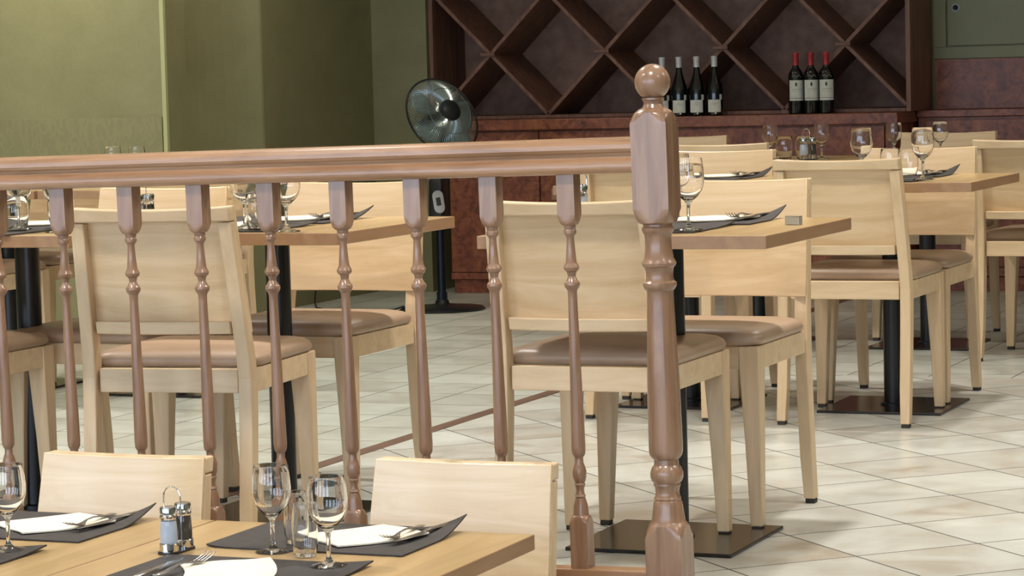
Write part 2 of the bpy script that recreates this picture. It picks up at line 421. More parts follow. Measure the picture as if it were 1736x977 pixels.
# full diagonals through the nodes, clipped to the carcass
done = set()
def clip(x, z, s):
    # line z = z0 + s*(X-x)
    t = []
    lo_x, hi_x = xl, xr
    f = lambda X: z+s*(X-x)
    if s > 0: lo_x = max(lo_x, x+(zb-z)); hi_x = min(hi_x, x+(zt-z))
    else: lo_x = max(lo_x, x-(zt-z)); hi_x = min(hi_x, x-(zb-z))
    return (lo_x, f(lo_x)), (hi_x, f(hi_x))
for k in range(-2, 8):
    x = nodes[0]+0.631*k
    for s in (1, -1):
        a, b = clip(x, zn, s)
        if b[0]-a[0] < 0.1: continue
        if k in (-2, -1) and b[0] < nodes[0]-0.4 and s < 0: continue
        divider(a, b, t=0.018 if s > 0 else 0.0176)
for row in range(2):
    for x in nodes:
        z = zn+0.631*row
        br = MB().box(-0.05, 0.03, -0.006, 0.004, -0.008, 0.008).lathe([(0.007, -0.0), (0.007, 0.012)], 10, (-0.045, 0.0)).build('cross_bracket', M['rackwood'], rk, loc=(x+4.6, -0.006, z-0.895), bevel=0.002)

# ================================================================== BOTTLES
def bottle(kind):
    bord = kind == 'red'
    lab = 'x'
    r = empty('wine_bottle')
    R = 0.0375 if bord else 0.041
    if bord: prof = [(0.0, 0.004), (0.030, 0.0), (R-0.002, 0.002), (R, 0.008), (R, 0.185), (R-0.003, 0.200), (R-0.012, 0.216), (0.017, 0.228), (0.0145, 0.238), (0.0135, 0.285), (0.015, 0.287), (0.015, 0.297), (0.011, 0.299), (0.0, 0.299)]
    else: prof = [(0.0, 0.004), (0.034, 0.0), (R-0.002, 0.002), (R, 0.008), (R, 0.130), (R-0.004, 0.150), (R-0.013, 0.178), (0.020, 0.205), (0.0155, 0.228), (0.0135, 0.255), (0.0135, 0.283), (0.015, 0.285), (0.015, 0.293), (0.011, 0.295), (0.0, 0.295)]
    MB().lathe(prof, 32).build('bottle_glass', M['darkglass'], r, True, angle=50)
    capz0 = 0.238 if bord else 0.243
    MB().lathe([(0.0152, capz0), (0.0152, 0.284), (0.0165, 0.286), (0.0165, 0.300 if bord else 0.296), (0.0, 0.3005 if bord else 0.2965)], 24).build('capsule', M['redcap'] if bord else M['whitecap'], r, True)
    def patch(z0, z1, a0, a1, rad, mat, name, parent, n=14):
        m = MB(); vs = []; fs = []
        for i in range(n+1):
            a = math.radians(a0+(a1-a0)*i/n)
            for zz, rr in ((z0, rad), (z1, rad), (z1, rad-0.001), (z0, rad-0.001)): vs.append((rr*math.cos(a), rr*math.sin(a), zz))
        for i in range(n):
            for k in range(4): fs.append((i*4+k, i*4+(k+1) % 4, (i+1)*4+(k+1) % 4, (i+1)*4+k))
        fs += [(3, 2, 1, 0), (n*4, n*4+1, n*4+2, n*4+3)]
        m.add(vs, fs); return m.build(name, mat, parent, True)
    ctr = -68
    if bord:
        lb = patch(0.066, 0.166, ctr-62, ctr+62, R+0.0006, M['label'], 'label', r)
        patch(0.0765, 0.0785, ctr-58, ctr+58, R+0.0011, M['ink'], 'label_line', lb)
        patch(0.110, 0.111, ctr-30, ctr+34, R+0.0011, M['inkgrey'], 'label_line', lb)
        patch(0.120, 0.1225, ctr-36, ctr+40, R+0.0011, M['inkgrey'], 'label_line', lb)
        # small dark crest: a shield with a crown bar
        patch(0.139, 0.152, ctr-12, ctr+3, R+0.0011, M['ink'], 'crest', lb, 4)
        patch(0.135, 0.139, ctr-8, ctr-1, R+0.0011, M['ink'], 'crest', lb, 3)
        patch(0.153, 0.156, ctr-9, ctr, R+0.0011, M['ink'], 'crest', lb, 3)
        for k in range(6): 
            z = 0.186+0.004*math.sin(k*2.1); patch(z-0.0016, z+0.0016, ctr-32+k*12, ctr-24+k*12, R+0.0008, M['inkgrey'], 'shoulder_script', r, 2)
    else:
        lb = patch(0.018, 0.080, ctr-58, ctr+40, R+0.0006, M['label'], 'label', r)
        patch(0.080, 0.106, ctr+30, ctr+52, R+0.0006, M['label'], 'back_label', r, 5)
        for z, w in ((0.060, 24), (0.054, 17), (0.066, 12)): patch(z, z+0.0014, ctr-10-w, ctr-10+w, R+0.0011, M['inkgrey'], 'label_line', lb)
        patch(0.009, 0.017, ctr-6, ctr+5, R+0.0006, M['label'], 'label_tab', r, 3)
    return r
bt_red = bottle('red'); bt_dark = bottle('white')
tag(bt_red, 'red capsule wine bottle standing leftmost of the three on the counter', 'wine bottle', 'red capsule bottles')
tag(bt_dark, 'white capsule wine bottle partly hidden behind the newel ball', 'wine bottle', 'white capsule bottles')
bt_red.location = (-3.870, 12.87, 0.895); bt_dark.location = (-4.567, 12.875, 0.895)
dup(bt_red, (-3.793, 12.868, 0.895), 0.03, 'red capsule wine bottle standing in the middle of the three')
dup(bt_red, (-3.716, 12.870, 0.895), -0.03, 'red capsule wine bottle standing rightmost of the three')
dup(bt_dark, (-4.476, 12.87, 0.895), 0.02, 'white capsule sloping-shoulder bottle, first one right of the newel ball')
dup(bt_dark, (-4.383, 12.87, 0.895), -0.03, 'white capsule sloping-shoulder bottle between two like it on the counter')
dup(bt_dark, (-4.290, 12.87, 0.895), 0.0, 'white capsule sloping-shoulder bottle at the right end of its row')

# ================================================================== FAN
fan = empty('pedestal_fan', (-5.37, 11.90, 0), 0, 'black pedestal fan with round wire cage beside the wine rack', 'fan')
MB().lathe([(0.0, 0.0), (0.205, 0.0), (0.208, 0.006), (0.195, 0.016), (0.10, 0.024), (0.035, 0.032), (0.03, 0.05), (0.0, 0.05)], 48).build('base', M['fanblack'], fan, True)
MB().lathe([(0.020, 0.045), (0.020, 0.42)], 20).lathe([(0.026, 0.05), (0.026, 0.085), (0.021, 0.09)], 20).build('pole', M['fanpole'], fan, True)
MB().lathe([(0.014, 0.42), (0.012, 0.80)], 16).build('inner_pole', M['fanblack'], fan, True)
cp = empty('control_box', (0, 0, 0)); cp.parent = fan
MB().loft([rrect(-0.03, 0.03, -0.05, 0.03, 0.40, 0.012), rrect(-0.036, 0.036, -0.056, 0.034, 0.46, 0.012), rrect(-0.034, 0.034, -0.05, 0.034, 0.62, 0.012), rrect(-0.02, 0.02, -0.02, 0.02, 0.68, 0.01)]).build('housing', M['fanblack'], fan, True)
bpy.data.objects.remove(cp)
def stad(w, h, n=8):
    pts = []
    for i in range(n+1): a = PI*i/n; pts.append((w*math.cos(a), h+w*math.sin(a)))
    for i in range(n+1): a = PI+PI*i/n; pts.append((w*math.cos(a), -h+w*math.sin(a)))
    return pts
cf = MB().loft([[(x, y, 0.0) for x, y in stad(0.026, 0.030)], [(x, y, 0.008) for x, y in stad(0.026, 0.030)], [(x*.9, y*.95, 0.010) for x, y in stad(0.026, 0.030)]]).build('control_panel', M['fangrey'], fan, True)
cf.matrix_local = Matrix.Translation((0.024, -0.062, 0.525)) @ Matrix.Rotation(0.35, 4, 'Z') @ Matrix.Rotation(math.radians(74), 4, 'X')@ Matrix.Rotation(0.15, 4, 'Z')
MB().box(-0.011, 0.011, -0.02, 0.02, 0.0101, 0.0115).build('display', M['ink'], cf)
nrm = Vector((0.79, -0.46, 0.42)).normalized()
hd = Matrix.Translation(Vector((0.042, -0.035, 0.932))) @ nrm.to_track_quat('Z', 'Y').to_matrix().to_4x4()
def cage_wires(RR=0.197, n=100):
    m = MB()
    for sgn, dep in ((1, 0.075), (-1, 0.05)):
        for k in range(n):
            a = 2*PI*k/n; a2 = a+0.28*sgn
            pts = []
            for t in (0.04, 0.07, 0.12, 0.16, 0.185, RR):
                aa = a+(a2-a)*(t/RR); zz = sgn*dep*(1-(t/RR)**4)
                pts.append((t*math.cos(aa), t*math.sin(aa), zz))
            m.tube(pts, 0.0012, 4)
    return m
def torus(m, R, r, z, n=48, k=8):
    rings = [[((R+r*math.cos(2*PI*j/k))*math.cos(2*PI*i/n), (R+r*math.cos(2*PI*j/k))*math.sin(2*PI*i/n), z+r*math.sin(2*PI*j/k)) for j in range(k)] for i in range(n)]
    rings.append(rings[0]); return m.loft(rings, cap=False)
cw = cage_wires(); torus(cw, 0.12, 0.0015, 0.066); torus(cw, 0.12, 0.0015, -0.045)
cg = cw.build('cage', M['fanwire'], fan, True); cg.matrix_local = hd
tr = MB(); torus(tr, 0.198, 0.0055, 0); ro = tr.build('rim', M['fanblack'], fan, True); ro.matrix_local = hd
hc = MB().lathe([(0.0, 0.088), (0.042, 0.088), (0.053, 0.083), (0.056, 0.074), (0.056, 0.066), (0.0, 0.066)], 28).build('hub_badge', M['fanblack'], fan, True); hc.matrix_local = hd
mt = MB().lathe([(0.0, -0.16), (0.035, -0.155), (0.052, -0.13), (0.056, -0.05), (0.05, -0.045), (0.0, -0.045)], 24).build('motor', M['fanblack'], fan, True); mt.matrix_local = hd
for k in range(5):
    m = MB(); vs = []; nn = 7; mm = 6
    for i in range(nn+1):
        r_ = 0.03+0.148*i/nn; half = 0.34+0.22*math.sin(PI*min(1, i/nn*0.95))
        for j in range(mm+1):
            u = -1+2*j/mm; a = 2*PI*k/5+u*half; vs.append((r_*math.cos(a), r_*math.sin(a), u*0.022*(0.6+0.4*i/nn)))
    fs = [(i*(mm+1)+j, i*(mm+1)+j+1, (i+1)*(mm+1)+j+1, (i+1)*(mm+1)+j) for i in range(nn) for j in range(mm)]
    b = m.add(vs, fs).build('blade', M['blade'], fan, True); b.matrix_local = hd
    so = b.modifiers.new('s', 'SOLIDIFY'); so.thickness = 0.002
cb = MB().tube([(-5.565, 11.88, 0.018), (-5.60, 11.84, 0.006), (-5.66, 11.80, 0.005), (-5.80, 11.77, 0.005), (-5.93, 11.79, 0.005), (-6.05, 11.90, 0.006), (-6.12, 12.02, 0.02), (-6.15, 12.10, 0.10), (-6.16, 12.14, 0.25)], 0.004, 8).build('power_cord', M['fanblack'], None, True)
cb.parent = fan; cb.location = (5.37, -11.90, 0)

# ================================================================== BALUSTRADE
YB = 5.28
bal = empty('balustrade', (-1.877, YB, 0), 0, 'brown turned wood balustrade with handrail and ball-topped newel post', 'railing')
bal.rotation_euler = (0, -0.016, 0)
def sq(w, z, c=0.0):
    # square ring with 24 points (matching circles); c = rounding towards a circle of radius c
    return w, z
def ring_mix(z, half=None, rad=None, t=0.0, n=32):
    """t=0 square of half-width, t=1 circle of radius rad"""
    pts = []
    for i in range(n):
        a = 2*PI*i/n+PI/4
        ca_, sa_ = math.cos(a), math.sin(a)
        k = max(abs(ca_), abs(sa_))
        if t <= 0: q = half/k
        elif t >= 1: q = rad
        else: q = min(half/k, rad)
        pts.append((q*ca_, q*sa_, z))
    return pts
def baluster_mesh():
    h = 0.0195; rr = []
    rr.append(ring_mix(0.06, h)); rr.append(ring_mix(0.1755, h)); rr.append(ring_mix(0.176, h))
    for z, r in ((0.177, 0.0276), (0.181, 0.0262), (0.185, 0.0243), (0.189, 0.0220), (0.1925, 0.0190), (0.194, 0.0172)): rr.append(ring_mix(z, h, r, 0.5))
    tail = [(0.197, 0.0165), (0.214, 0.0150), (0.228, 0.0112), (0.231, 0.0098), (0.234, 0.0120), (0.237, 0.0100), (0.240, 0.0088), (0.249, 0.0083), (0.256, 0.0105), (0.259, 0.0115), (0.262, 0.0098), (0.266, 0.0118), (0.275, 0.0143), (0.287, 0.0148), (0.298, 0.0118), (0.305, 0.0090), (0.316, 0.0090), (0.320, 0.0118), (0.325, 0.0140), (0.337, 0.0149), (0.40, 0.0140), (0.483, 0.0125), (0.582, 0.0108), (0.655, 0.0095), (0.668, 0.0100), (0.672, 0.0118), (0.676, 0.0150), (0.681, 0.0168), (0.686, 0.0160), (0.690, 0.0125), (0.699, 0.0082), (0.708, 0.0100), (0.712, 0.0150), (0.718, 0.0168), (0.724, 0.0140), (0.729, 0.0115), (0.756, 0.0092), (0.780, 0.0078), (0.785, 0.0092), (0.789, 0.0130), (0.795, 0.0132), (0.799, 0.0112), (0.802, 0.0125), (0.806, 0.0125)]
    for z, r in tail: rr.append(ring_mix(z, rad=r, t=1))
    for z, r in ((0.8075, 0.0165), (0.810, 0.0190), (0.814, 0.0220), (0.819, 0.0245), (0.824, 0.0264), (0.829, 0.0276)): rr.append(ring_mix(z, h, r, 0.5))
    rr.append(ring_mix(0.830, h)); rr.append(ring_mix(0.8305, h)); rr.append(ring_mix(0.9125, h))
    return MB().loft(rr)
b0 = baluster_mesh().build('baluster', M['walnut'], bal, True, angle=28)
xs_b = [-2.085-0.1768*k for k in range(11)]
for k, x in enumerate(xs_b):
    if k == 0: b0.location = (x+1.877+0.013, 0, 0)
    else:
        q = b0.copy(); C.objects.link(q); q.parent = bal; q.location = (x+1.877+0.013, 0, 0); q.rotation_euler = (0, 0, random.choice([0, PI/2, PI]))
def newel_mesh():
    h = 0.039; rr = [ring_mix(0.0, h+0.0005), ring_mix(0.1494, h+0.0005), ring_mix(0.150, h+0.0005)]
    for z, r in ((0.152, 0.0558), (0.159, 0.0525), (0.166, 0.0490), (0.173, 0.0455), (0.179, 0.0415), (0.184, 0.0370)): rr.append(ring_mix(z, h+0.0005, r, 0.5))
    for z, r in [(0.187, 0.0355), (0.20, 0.0335), (0.218, 0.0310), (0.226, 0.0298), (0.230, 0.0275), (0.234, 0.0290), (0.238, 0.0265), (0.246, 0.0247), (0.256, 0.0258), (0.262, 0.0285), (0.266, 0.0275), (0.270, 0.0315), (0.278, 0.0345), (0.288, 0.0345), (0.298, 0.031), (0.304, 0.0262), (0.315, 0.0255), (0.319, 0.0300), (0.324, 0.0335), (0.332, 0.0355), (0.345, 0.0357), (0.453, 0.0345), (0.511, 0.0328), (0.585, 0.0302), (0.640, 0.0282), (0.662, 0.0278), (0.668, 0.0285), (0.672, 0.0325), (0.678, 0.0352), (0.684, 0.0350), (0.688, 0.0300), (0.694, 0.0283), (0.703, 0.0283), (0.710, 0.0292), (0.716, 0.0310), (0.719, 0.0345), (0.725, 0.0360), (0.730, 0.0335), (0.735, 0.0305), (0.756, 0.0278), (0.775, 0.0275), (0.784, 0.0290), (0.789, 0.0315), (0.793, 0.0335), (0.798, 0.0338), (0.801, 0.0305), (0.805, 0.0305)]:
        rr.append(ring_mix(z, rad=r, t=1))
    for z, r in ((0.8065, 0.0350), (0.809, 0.0400), (0.814, 0.0440), (0.820, 0.0480), (0.828, 0.0520), (0.836, 0.0550)): rr.append(ring_mix(z, h, r, 0.5))
    rr.append(ring_mix(0.838, h)); rr.append(ring_mix(0.8386, h)); rr.append(ring_mix(1.0114, h)); rr.append(ring_mix(1.012, h))
    for z, r in ((1.014, 0.0550), (1.020, 0.0520), (1.026, 0.0480), (1.032, 0.0435), (1.036, 0.0400), (1.0385, 0.0365)): rr.append(ring_mix(z, h, r, 0.5))
    for z, r in [(1.040, 0.0345), (1.0425, 0.0315), (1.046, 0.0235), (1.053, 0.0195), (1.060, 0.0205), (1.062, 0.0232), (1.066, 0.0232), (1.067, 0.018)]:
        rr.append(ring_mix(z, rad=r, t=1))
    return MB().loft(rr)
nw = newel_mesh().build('newel_post', M['walnut'], bal, True, angle=28)
MB().lathe([(0.0372*math.sin(t), 1.0985-0.0372*math.cos(t)) for t in [0.4+(PI-0.4)*i/20 for i in range(21)]][:-1]+[(0.001, 1.1357)], 40).build('ball_finial', M['walnut'], nw, True, angle=180)
# handrail profile (y, z) extruded along x
hp = [(-0.019, 0.9125), (-0.030, 0.914), (-0.035, 0.921), (-0.036, 0.930), (-0.033, 0.939), (-0.026, 0.945), (-0.0245, 0.950), (-0.026, 0.955), (-0.031, 0.958), (-0.034, 0.964), (-0.033, 0.973), (-0.027, 0.981), (-0.015, 0.986), (0, 0.988)]
hp = hp+[(-y, z) for y, z in reversed(hp[:-1])]
x_l, x_r = -2.35, -0.0385
MB().loft([[(x_l+(x_r-x_l)*k/12, y, z) for y, z in hp] for k in range(13)]).build('handrail', M['walnut_x'], bal, True, angle=30)
MB().box(x_l, -0.0395, -0.024, 0.024, 0.035+0.02, 0.062+0.02).build('bottom_rail', M['walnut_x'], bal, bevel=0.004)

# ================================================================== CHAIRS
def yb_of(z):       # back line of the chair post (centre), z -> y
    if z < 0.43: return -0.192-0.043*(1-z/0.43)**1.5
    return -0.192-0.082*max(0, (z-0.46))/0.378
def curved_slab(w0, w1, z0, z1, ya, yb_, bow=0.020, dip=0.0, nu=16, nz=6, zd=0.0):
    """a slab bowed backwards; ya/yb_ offsets from the back line"""
    m = MB(); vs = []
    for off in (ya, yb_):
        for j in range(nz+1):
            t = j/nz
            for i in range(nu+1):
                u = -1+2*i/nu; w = w0+(w1-w0)*t
                z = z0+(z1-z0)*t-dip*(1-u*u)*t-zd*(1-u*u)*(1-t)
                vs.append((w*u, yb_of(z)+off-bow*(1-u*u), z))
    N = (nu+1)*(nz+1); fs = []
    idx = lambda s_, j, i: s_*N+j*(nu+1)+i
    for j in range(nz):
        for i in range(nu):
            fs.append((idx(0, j, i), idx(0, j, i+1), idx(0, j+1, i+1), idx(0, j+1, i)))
            fs.append((idx(1, j, i), idx(1, j+1, i), idx(1, j+1, i+1), idx(1, j, i+1)))
        fs.append((idx(0, j, 0), idx(0, j+1, 0), idx(1, j+1, 0), idx(1, j, 0)))
        fs.append((idx(0, j, nu), idx(1, j, nu), idx(1, j+1, nu), idx(0, j+1, nu)))
    for i in range(nu):
        fs.append((idx(0, 0, i), idx(1, 0, i), idx(1, 0, i+1), idx(0, 0, i+1)))
        fs.append((idx(0, nz, i), idx(0, nz, i+1), idx(1, nz, i+1), idx(1, nz, i)))
    return m.add(vs, fs)
def make_chair():
    r = empty('dining_chair')
    # rear legs run on up as the back posts
    for s in (-1, 1):
        secs = []
        for z in (0.012, 0.12, 0.24, 0.34, 0.43, 0.50, 0.60, 0.70, 0.800):
            y = yb_of(z); hw = 0.0165
            xo = 0.214 if z < 0.43 else 0.214-0.014*(z-0.43)/0.4
            d0 = 0.020+0.006*min(1, z/0.43) if z <= 0.43 else 0.026-0.010*min(1, (z-0.43)/0.35)
            a, b = s*xo, s*(xo-2*hw+ (0.004 if z < 0.1 else 0))
            secs.append((z, min(a, b), max(a, b), y-d0, y+d0*0.75))
        lg = MB().rects(secs).build('rear_leg', M['beech_v'], r, bevel=0.003)
        y = yb_of(0)
        a, b = s*0.212, s*0.187
        MB().box(min(a, b), max(a, b), y-0.016, y+0.012, 0.0, 0.0118).build('foot_glide', M['foot'], lg, bevel=0.002)
        # front legs taper on their inner faces
        xo = 0.212; secs = []
        for z, w, d in ((0.012, 0.030, 0.030), (0.22, 0.040, 0.040), (0.39, 0.050, 0.050), (0.4515, 0.052, 0.052)):
            a, b = s*xo, s*(xo-w); y1 = 0.228-0.004*(1-z/0.45); secs.append((z, min(a, b), max(a, b), y1-d, y1))
        lg = MB().rects(secs).build('front_leg', M['beech_v'], r, bevel=0.003)
        a, b = s*0.210, s*0.184
        MB().box(min(a, b), max(a, b), 0.197, 0.222, 0.0, 0.0118).build('foot_glide', M['foot'], lg, bevel=0.002)
    MB().box(-0.160, 0.160, 0.200, 0.222, 0.395, 0.4515).box(-0.175, 0.175, -0.205, -0.183, 0.395, 0.4515)\
        .box(-0.209, -0.187, -0.172, 0.176, 0.395, 0.4515).box(0.187, 0.209, -0.172, 0.176, 0.395, 0.4515).build('seat_frame', M['beech'], r, bevel=0.002)
    ct = [(0.452, 0.006), (0.458, -0.001), (0.468, -0.003), (0.478, 0.002), (0.486, 0.014), (0.491, 0.034), (0.4945, 0.075), (0.496, 0.13)]
    MB().loft([rrect(-0.212+i, 0.212-i, -0.176+i, 0.230-i, z, max(0.012, 0.045-i*0.2), 6) for z, i in ct]).build('seat_cushion', M['vinyl'], r, True, angle=70)
    bp = curved_slab(0.2095, 0.2000, 0.537, 0.8375, 0.0135, 0.0255, dip=0.006).build('backrest', M['ply'], r, True, bevel=0.002)
    curved_slab(0.2015, 0.2002, 0.802, 0.8370, -0.020, 0.0132, dip=0.006, nz=3).build('top_rail', M['beech'], bp, True, bevel=0.004, angle=50)
    curved_slab(0.170, 0.170, 0.536, 0.566, -0.016, 0.0132, nz=2).build('lower_rail', M['beech'], bp, True, bevel=0.003, angle=50)
    return r
chair0 = make_chair()
CH = [
 # x, y, rot, label, group
 (-2.245, 5.945, 0, 'beech chair seen from behind, directly left of the newel post', 'chairs at the table behind the newel post'),
 (-3.238, 5.745, 0.12, 'beech chair seen from behind through the left balusters, back showing whole', 'chairs at the table left of centre'),
 (-2.19, 6.455, PI, 'beech chair facing the camera just right of the newel post', 'chairs at the table behind the newel post'),
 (-3.325, 6.54, PI, 'beech chair facing the camera behind the left-centre table, shaded lower back', 'chairs at the table left of centre'),
 (-4.045, 5.80, 0, 'beech chair cut off by the left edge, only seat corner and front leg in view', 'chairs at the far left table'),
 (-3.785, 6.285, PI, 'beech chair facing the camera whose back shows above the left see-from-behind chair', 'chairs at the far left table'),
 (-2.318, 8.395, 0, 'beech chair seen from behind in the middle right, nearest at the black pole table', 'chairs at the middle right table'),
 (-2.325, 8.915, PI, 'beech chair facing the camera behind the middle right table, by the tall wine glass', 'chairs at the middle right table'),
 (-2.975, 8.42, 0, 'beech chair mostly hidden behind the newel post, its left back corner showing', 'chairs at the table beyond the newel'),
 (-3.04, 8.90, PI, 'beech chair facing the camera between newel and middle right chair, cutlery in front of it', 'chairs at the table beyond the newel'),
 (-2.115, 10.28, -0.05, 'beech chair seen from behind, cut by the right edge of the photo', 'chairs at the farthest right tables'),
 (-2.715, 10.97, PI, 'beech chair facing the camera in front of the burl cabinet at far right', 'chairs at the farthest right tables'),
 (-3.355, 10.27, 0.10, 'lower of two distant chair backs just right of the newel, second from it', 'chairs at the farthest middle tables'),
 (-3.87, 10.98, PI+0.12, 'higher of two distant chair backs just right of the newel ball', 'chairs at the farthest middle tables'),
 (-5.12, 8.92, PI, 'warm-lit beech chair facing the camera far behind the left balusters', 'chairs by the green wall'),
 (-5.66, 8.33, 0, 'beech chair at the left edge seen by the green wall, leg and seat end showing', 'chairs by the green wall'),
 (-5.72, 8.92, PI-0.1, 'beech chair facing the camera farthest left by the green wall', 'chairs by the green wall'),
]
NEAR = [
 (-2.273, 4.865, PI, 'beech chair facing the camera at the foreground table, right one with full height side edge', 'chairs at the foreground tables'),
 (-3.045, 4.795, PI, 'beech chair facing the camera at the foreground table, left one behind the salt shaker', 'chairs at the foreground tables'),
]
k = 0
for z, lst in ((0, CH), (LOW, NEAR)):
    for x, y, rz, lb, g in lst:
        if k == 0:
            chair0.location = (x, y, z); chair0.rotation_euler = (0, 0, rz); tag(chair0, lb, 'chair', g)
        else: dup(chair0, (x, y, z), rz, lb, 'chair', g)
        k += 1

# ================================================================== TABLES
def make_table():
    r = empty('dining_table')
    t = MB(); t.box(-0.348, 0.348, -0.348, 0.348, 0.722, 0.752)
    for i, f in enumerate(t.f): t.mi[i] = 0 if i in (0, 1) else 1
    t.build('table_top', [M['top'], M['edge']], r, bevel=0.0012, seg=1)
    MB().lathe([(0.0325, 0.012), (0.0325, 0.715)], 32).lathe([(0.045, 0.0092), (0.045, 0.014), (0.033, 0.018)], 32).build('pole', M['black_steel'], r, True)
    MB().box(-0.15, 0.15, -0.15, 0.15, 0.712, 0.7215).build('mounting_plate', M['black_steel'], r)
    MB().box(-0.205, 0.205, -0.205, 0.205, 0.0, 0.009).build('base_plate', M['plate'], r, bevel=0.002)
    return r
tab0 = make_table()
TB = [
 (-2.145, 6.075, 0, 'square pedestal table right of the newel post, small silver block on its corner', 'tables on the raised floor'),
 (-3.26, 6.20, 0, 'square pedestal table left of centre with front corner between balusters', 'tables on the raised floor'),
 (-3.958, 6.11, 0, 'square pedestal table at far left with black pole behind the balusters', 'tables on the raised floor'),
 (-2.288, 8.66, 0, 'square pedestal table at middle right with dark square base plate', 'tables on the raised floor'),
 (-2.992, 8.66, 0, 'square pedestal table hidden between newel post and middle right chair, pole behind chair legs', 'tables on the raised floor'),
 (-2.66, 10.62, 0, 'distant pedestal table near the burl cabinet at far right', 'tables on the raised floor'),
 (-1.95, 10.62, 0, 'distant pedestal table in front of the chair cut by right edge', 'tables on the raised floor'),
 (-3.37, 10.62, 0, 'distant pedestal table with tumblers and shakers before the cabinet', 'tables on the raised floor'),
 (-4.08, 10.62, 0, 'distant pedestal table hidden behind the newel post', 'tables on the raised floor'),
 (-4.97, 8.64, 0, 'pedestal table by the green wall far left', 'tables on the raised floor'),
 (-5.68, 8.64, 0, 'pedestal table by the green wall farthest left', 'tables on the raised floor'),
]
TN = [
 (-2.325, 4.435, 0, 'foreground table with two wine glasses and free right end', 'foreground tables'),
 (-3.025, 4.435, 0, 'foreground table at lower left under the cut-off wine glass', 'foreground tables'),
]
k = 0
for z, lst in ((0, TB), (LOW, TN)):
    for x, y, rz, lb, g in lst:
        if k == 0: tab0.location = (x, y, z); tag(tab0, lb, 'table', g)
        else: dup(tab0, (x, y, z), rz, lb, 'table', g)
        k += 1
ZT, ZN = 0.7525, LOW+0.7525

# ================================================================== TABLEWARE
def wine_glass(h=0.165, R=0.0345, label=None):
    # outer then inner wall
    k = h/0.165
    o = [(0.0, 0.0), (0.033, 0.0), (0.034, 0.0012), (0.030, 0.0028), (0.012, 0.006), (0.0055, 0.012), (0.0042, 0.020), (0.0040, 0.050), (0.0050, 0.060), (0.0095, 0.067), (0.020, 0.077), (0.029, 0.090), (0.0338, 0.106), (0.0345, 0.122), (0.0325, 0.145), (0.0300, 0.163), (0.0298, 0.1650)]
    i = [(0.0290, 0.1650), (0.0288, 0.1630), (0.0313, 0.145), (0.0332, 0.122), (0.0325, 0.106), (0.0277, 0.0915), (0.0185, 0.0790), (0.0080, 0.0715), (0.0, 0.0700)]
    q = R/0.0345*1.08
    return MB().lathe([(r*q if z > 0.062 else r, z*k) for r, z in o+i], 40, cap=False)
def tumbler():
    o = [(0.0, 0.0), (0.024, 0.0), (0.027, 0.003), (0.031, 0.02), (0.0345, 0.045), (0.034, 0.068), (0.031, 0.092)]
    i = [(0.030, 0.0925), (0.0293, 0.0915), (0.0325, 0.068), (0.033, 0.045), (0.0295, 0.021), (0.024, 0.008), (0.0, 0.007)]
    return MB().lathe(o+i, 36, cap=False)
wg0 = wine_glass().build('wine_glass', M['glass'], None, True, angle=50)
sg0 = wine_glass(0.140, 0.0305).build('wine_glass', M['glass'], None, True, angle=50)
def slender():
    o = [(0.0, 0.0), (0.018, 0.0), (0.021, 0.003), (0.0245, 0.02), (0.0250, 0.04), (0.0240, 0.07), (0.0225, 0.098), (0.0223, 0.100)]
    i = [(0.0213, 0.100), (0.0212, 0.098), (0.0226, 0.07), (0.0235, 0.04), (0.0228, 0.021), (0.018, 0.009), (0.0, 0.008)]
    return MB().lathe(o+i, 36, cap=False)
sl0 = slender().build('tumbler', M['glass'], None, True, angle=50)
tm0 = tumbler().build('tumbler', M['glass'], None, True, angle=50)
used = {}
def place(src, x, y, z, rz, label, cat, group):
    if src.name not in used: used[src.name] = 1; src.location = (x, y, z); src.rotation_euler = (0, 0, rz); return tag(src, label, cat, group)
    return dup(src, (x, y, z), rz, label, cat, group)
GW, GT = 'wine glasses', 'tumblers'
MAT_T = 0.004
for x, y, z, lb in [
    (-2.385, 4.480, ZN, 'large wine glass on the foreground table, left of the two and standing farther'),
    (-2.205, 4.355, ZN+MAT_T, 'large wine glass on the foreground table, right of the two and nearer'),
    (-2.885, 4.350, ZN+MAT_T, 'large wine glass at the lower left edge, cut by the frame'),
    (-2.022, 5.860, ZT+MAT_T, 'wine glass just right of the newel post on the table behind it'),
    (-2.125, 8.440, ZT+MAT_T, 'wine glass on the middle right table, tallest beside the fork'),
    (-2.393, 8.690, ZT, 'wine glass on the middle right table, above the seen-from-behind chair back'),
    (-3.074, 5.900, ZT, 'wine glass under the handrail right of the thick baluster left of centre'),
    (-3.235, 5.985, ZT+MAT_T, 'wine glass under the handrail left of the thick baluster left of centre'),
    (-3.725, 5.900, ZT, 'wine glass at far left beside a baluster, bowl cut by the handrail'),
    (-3.880, 5.960, ZT+MAT_T, 'wine glass at the far left edge under the handrail'),
    (-2.215, 6.330, ZT, 'wine glass peeking from behind the newel post on the far seat side')]:
    place(wg0, x, y, z, 0, lb, 'wine glass', GW)
for x, y, z, lb in [
    (-3.300, 10.60, ZT, 'small distant wine glass against the cabinet, left of the tumblers'),
    (-3.085, 10.60, ZT, 'small distant wine glass against the cabinet, right of the shakers'),
    (-2.790, 10.62, ZT, 'small distant wine glass between the two big ones at right'),
    (-2.602, 10.62, ZT, 'small distant wine glass rightmost, before the farthest facing chair'),
    (-5.330, 8.84, ZT, 'small wine glass peeping over the handrail at left, left one of two'),
    (-5.238, 8.86, ZT, 'small wine glass peeping over the handrail at left, right one of two')]:
    place(sg0, x, y, z, 0, lb, 'wine glass', GW)
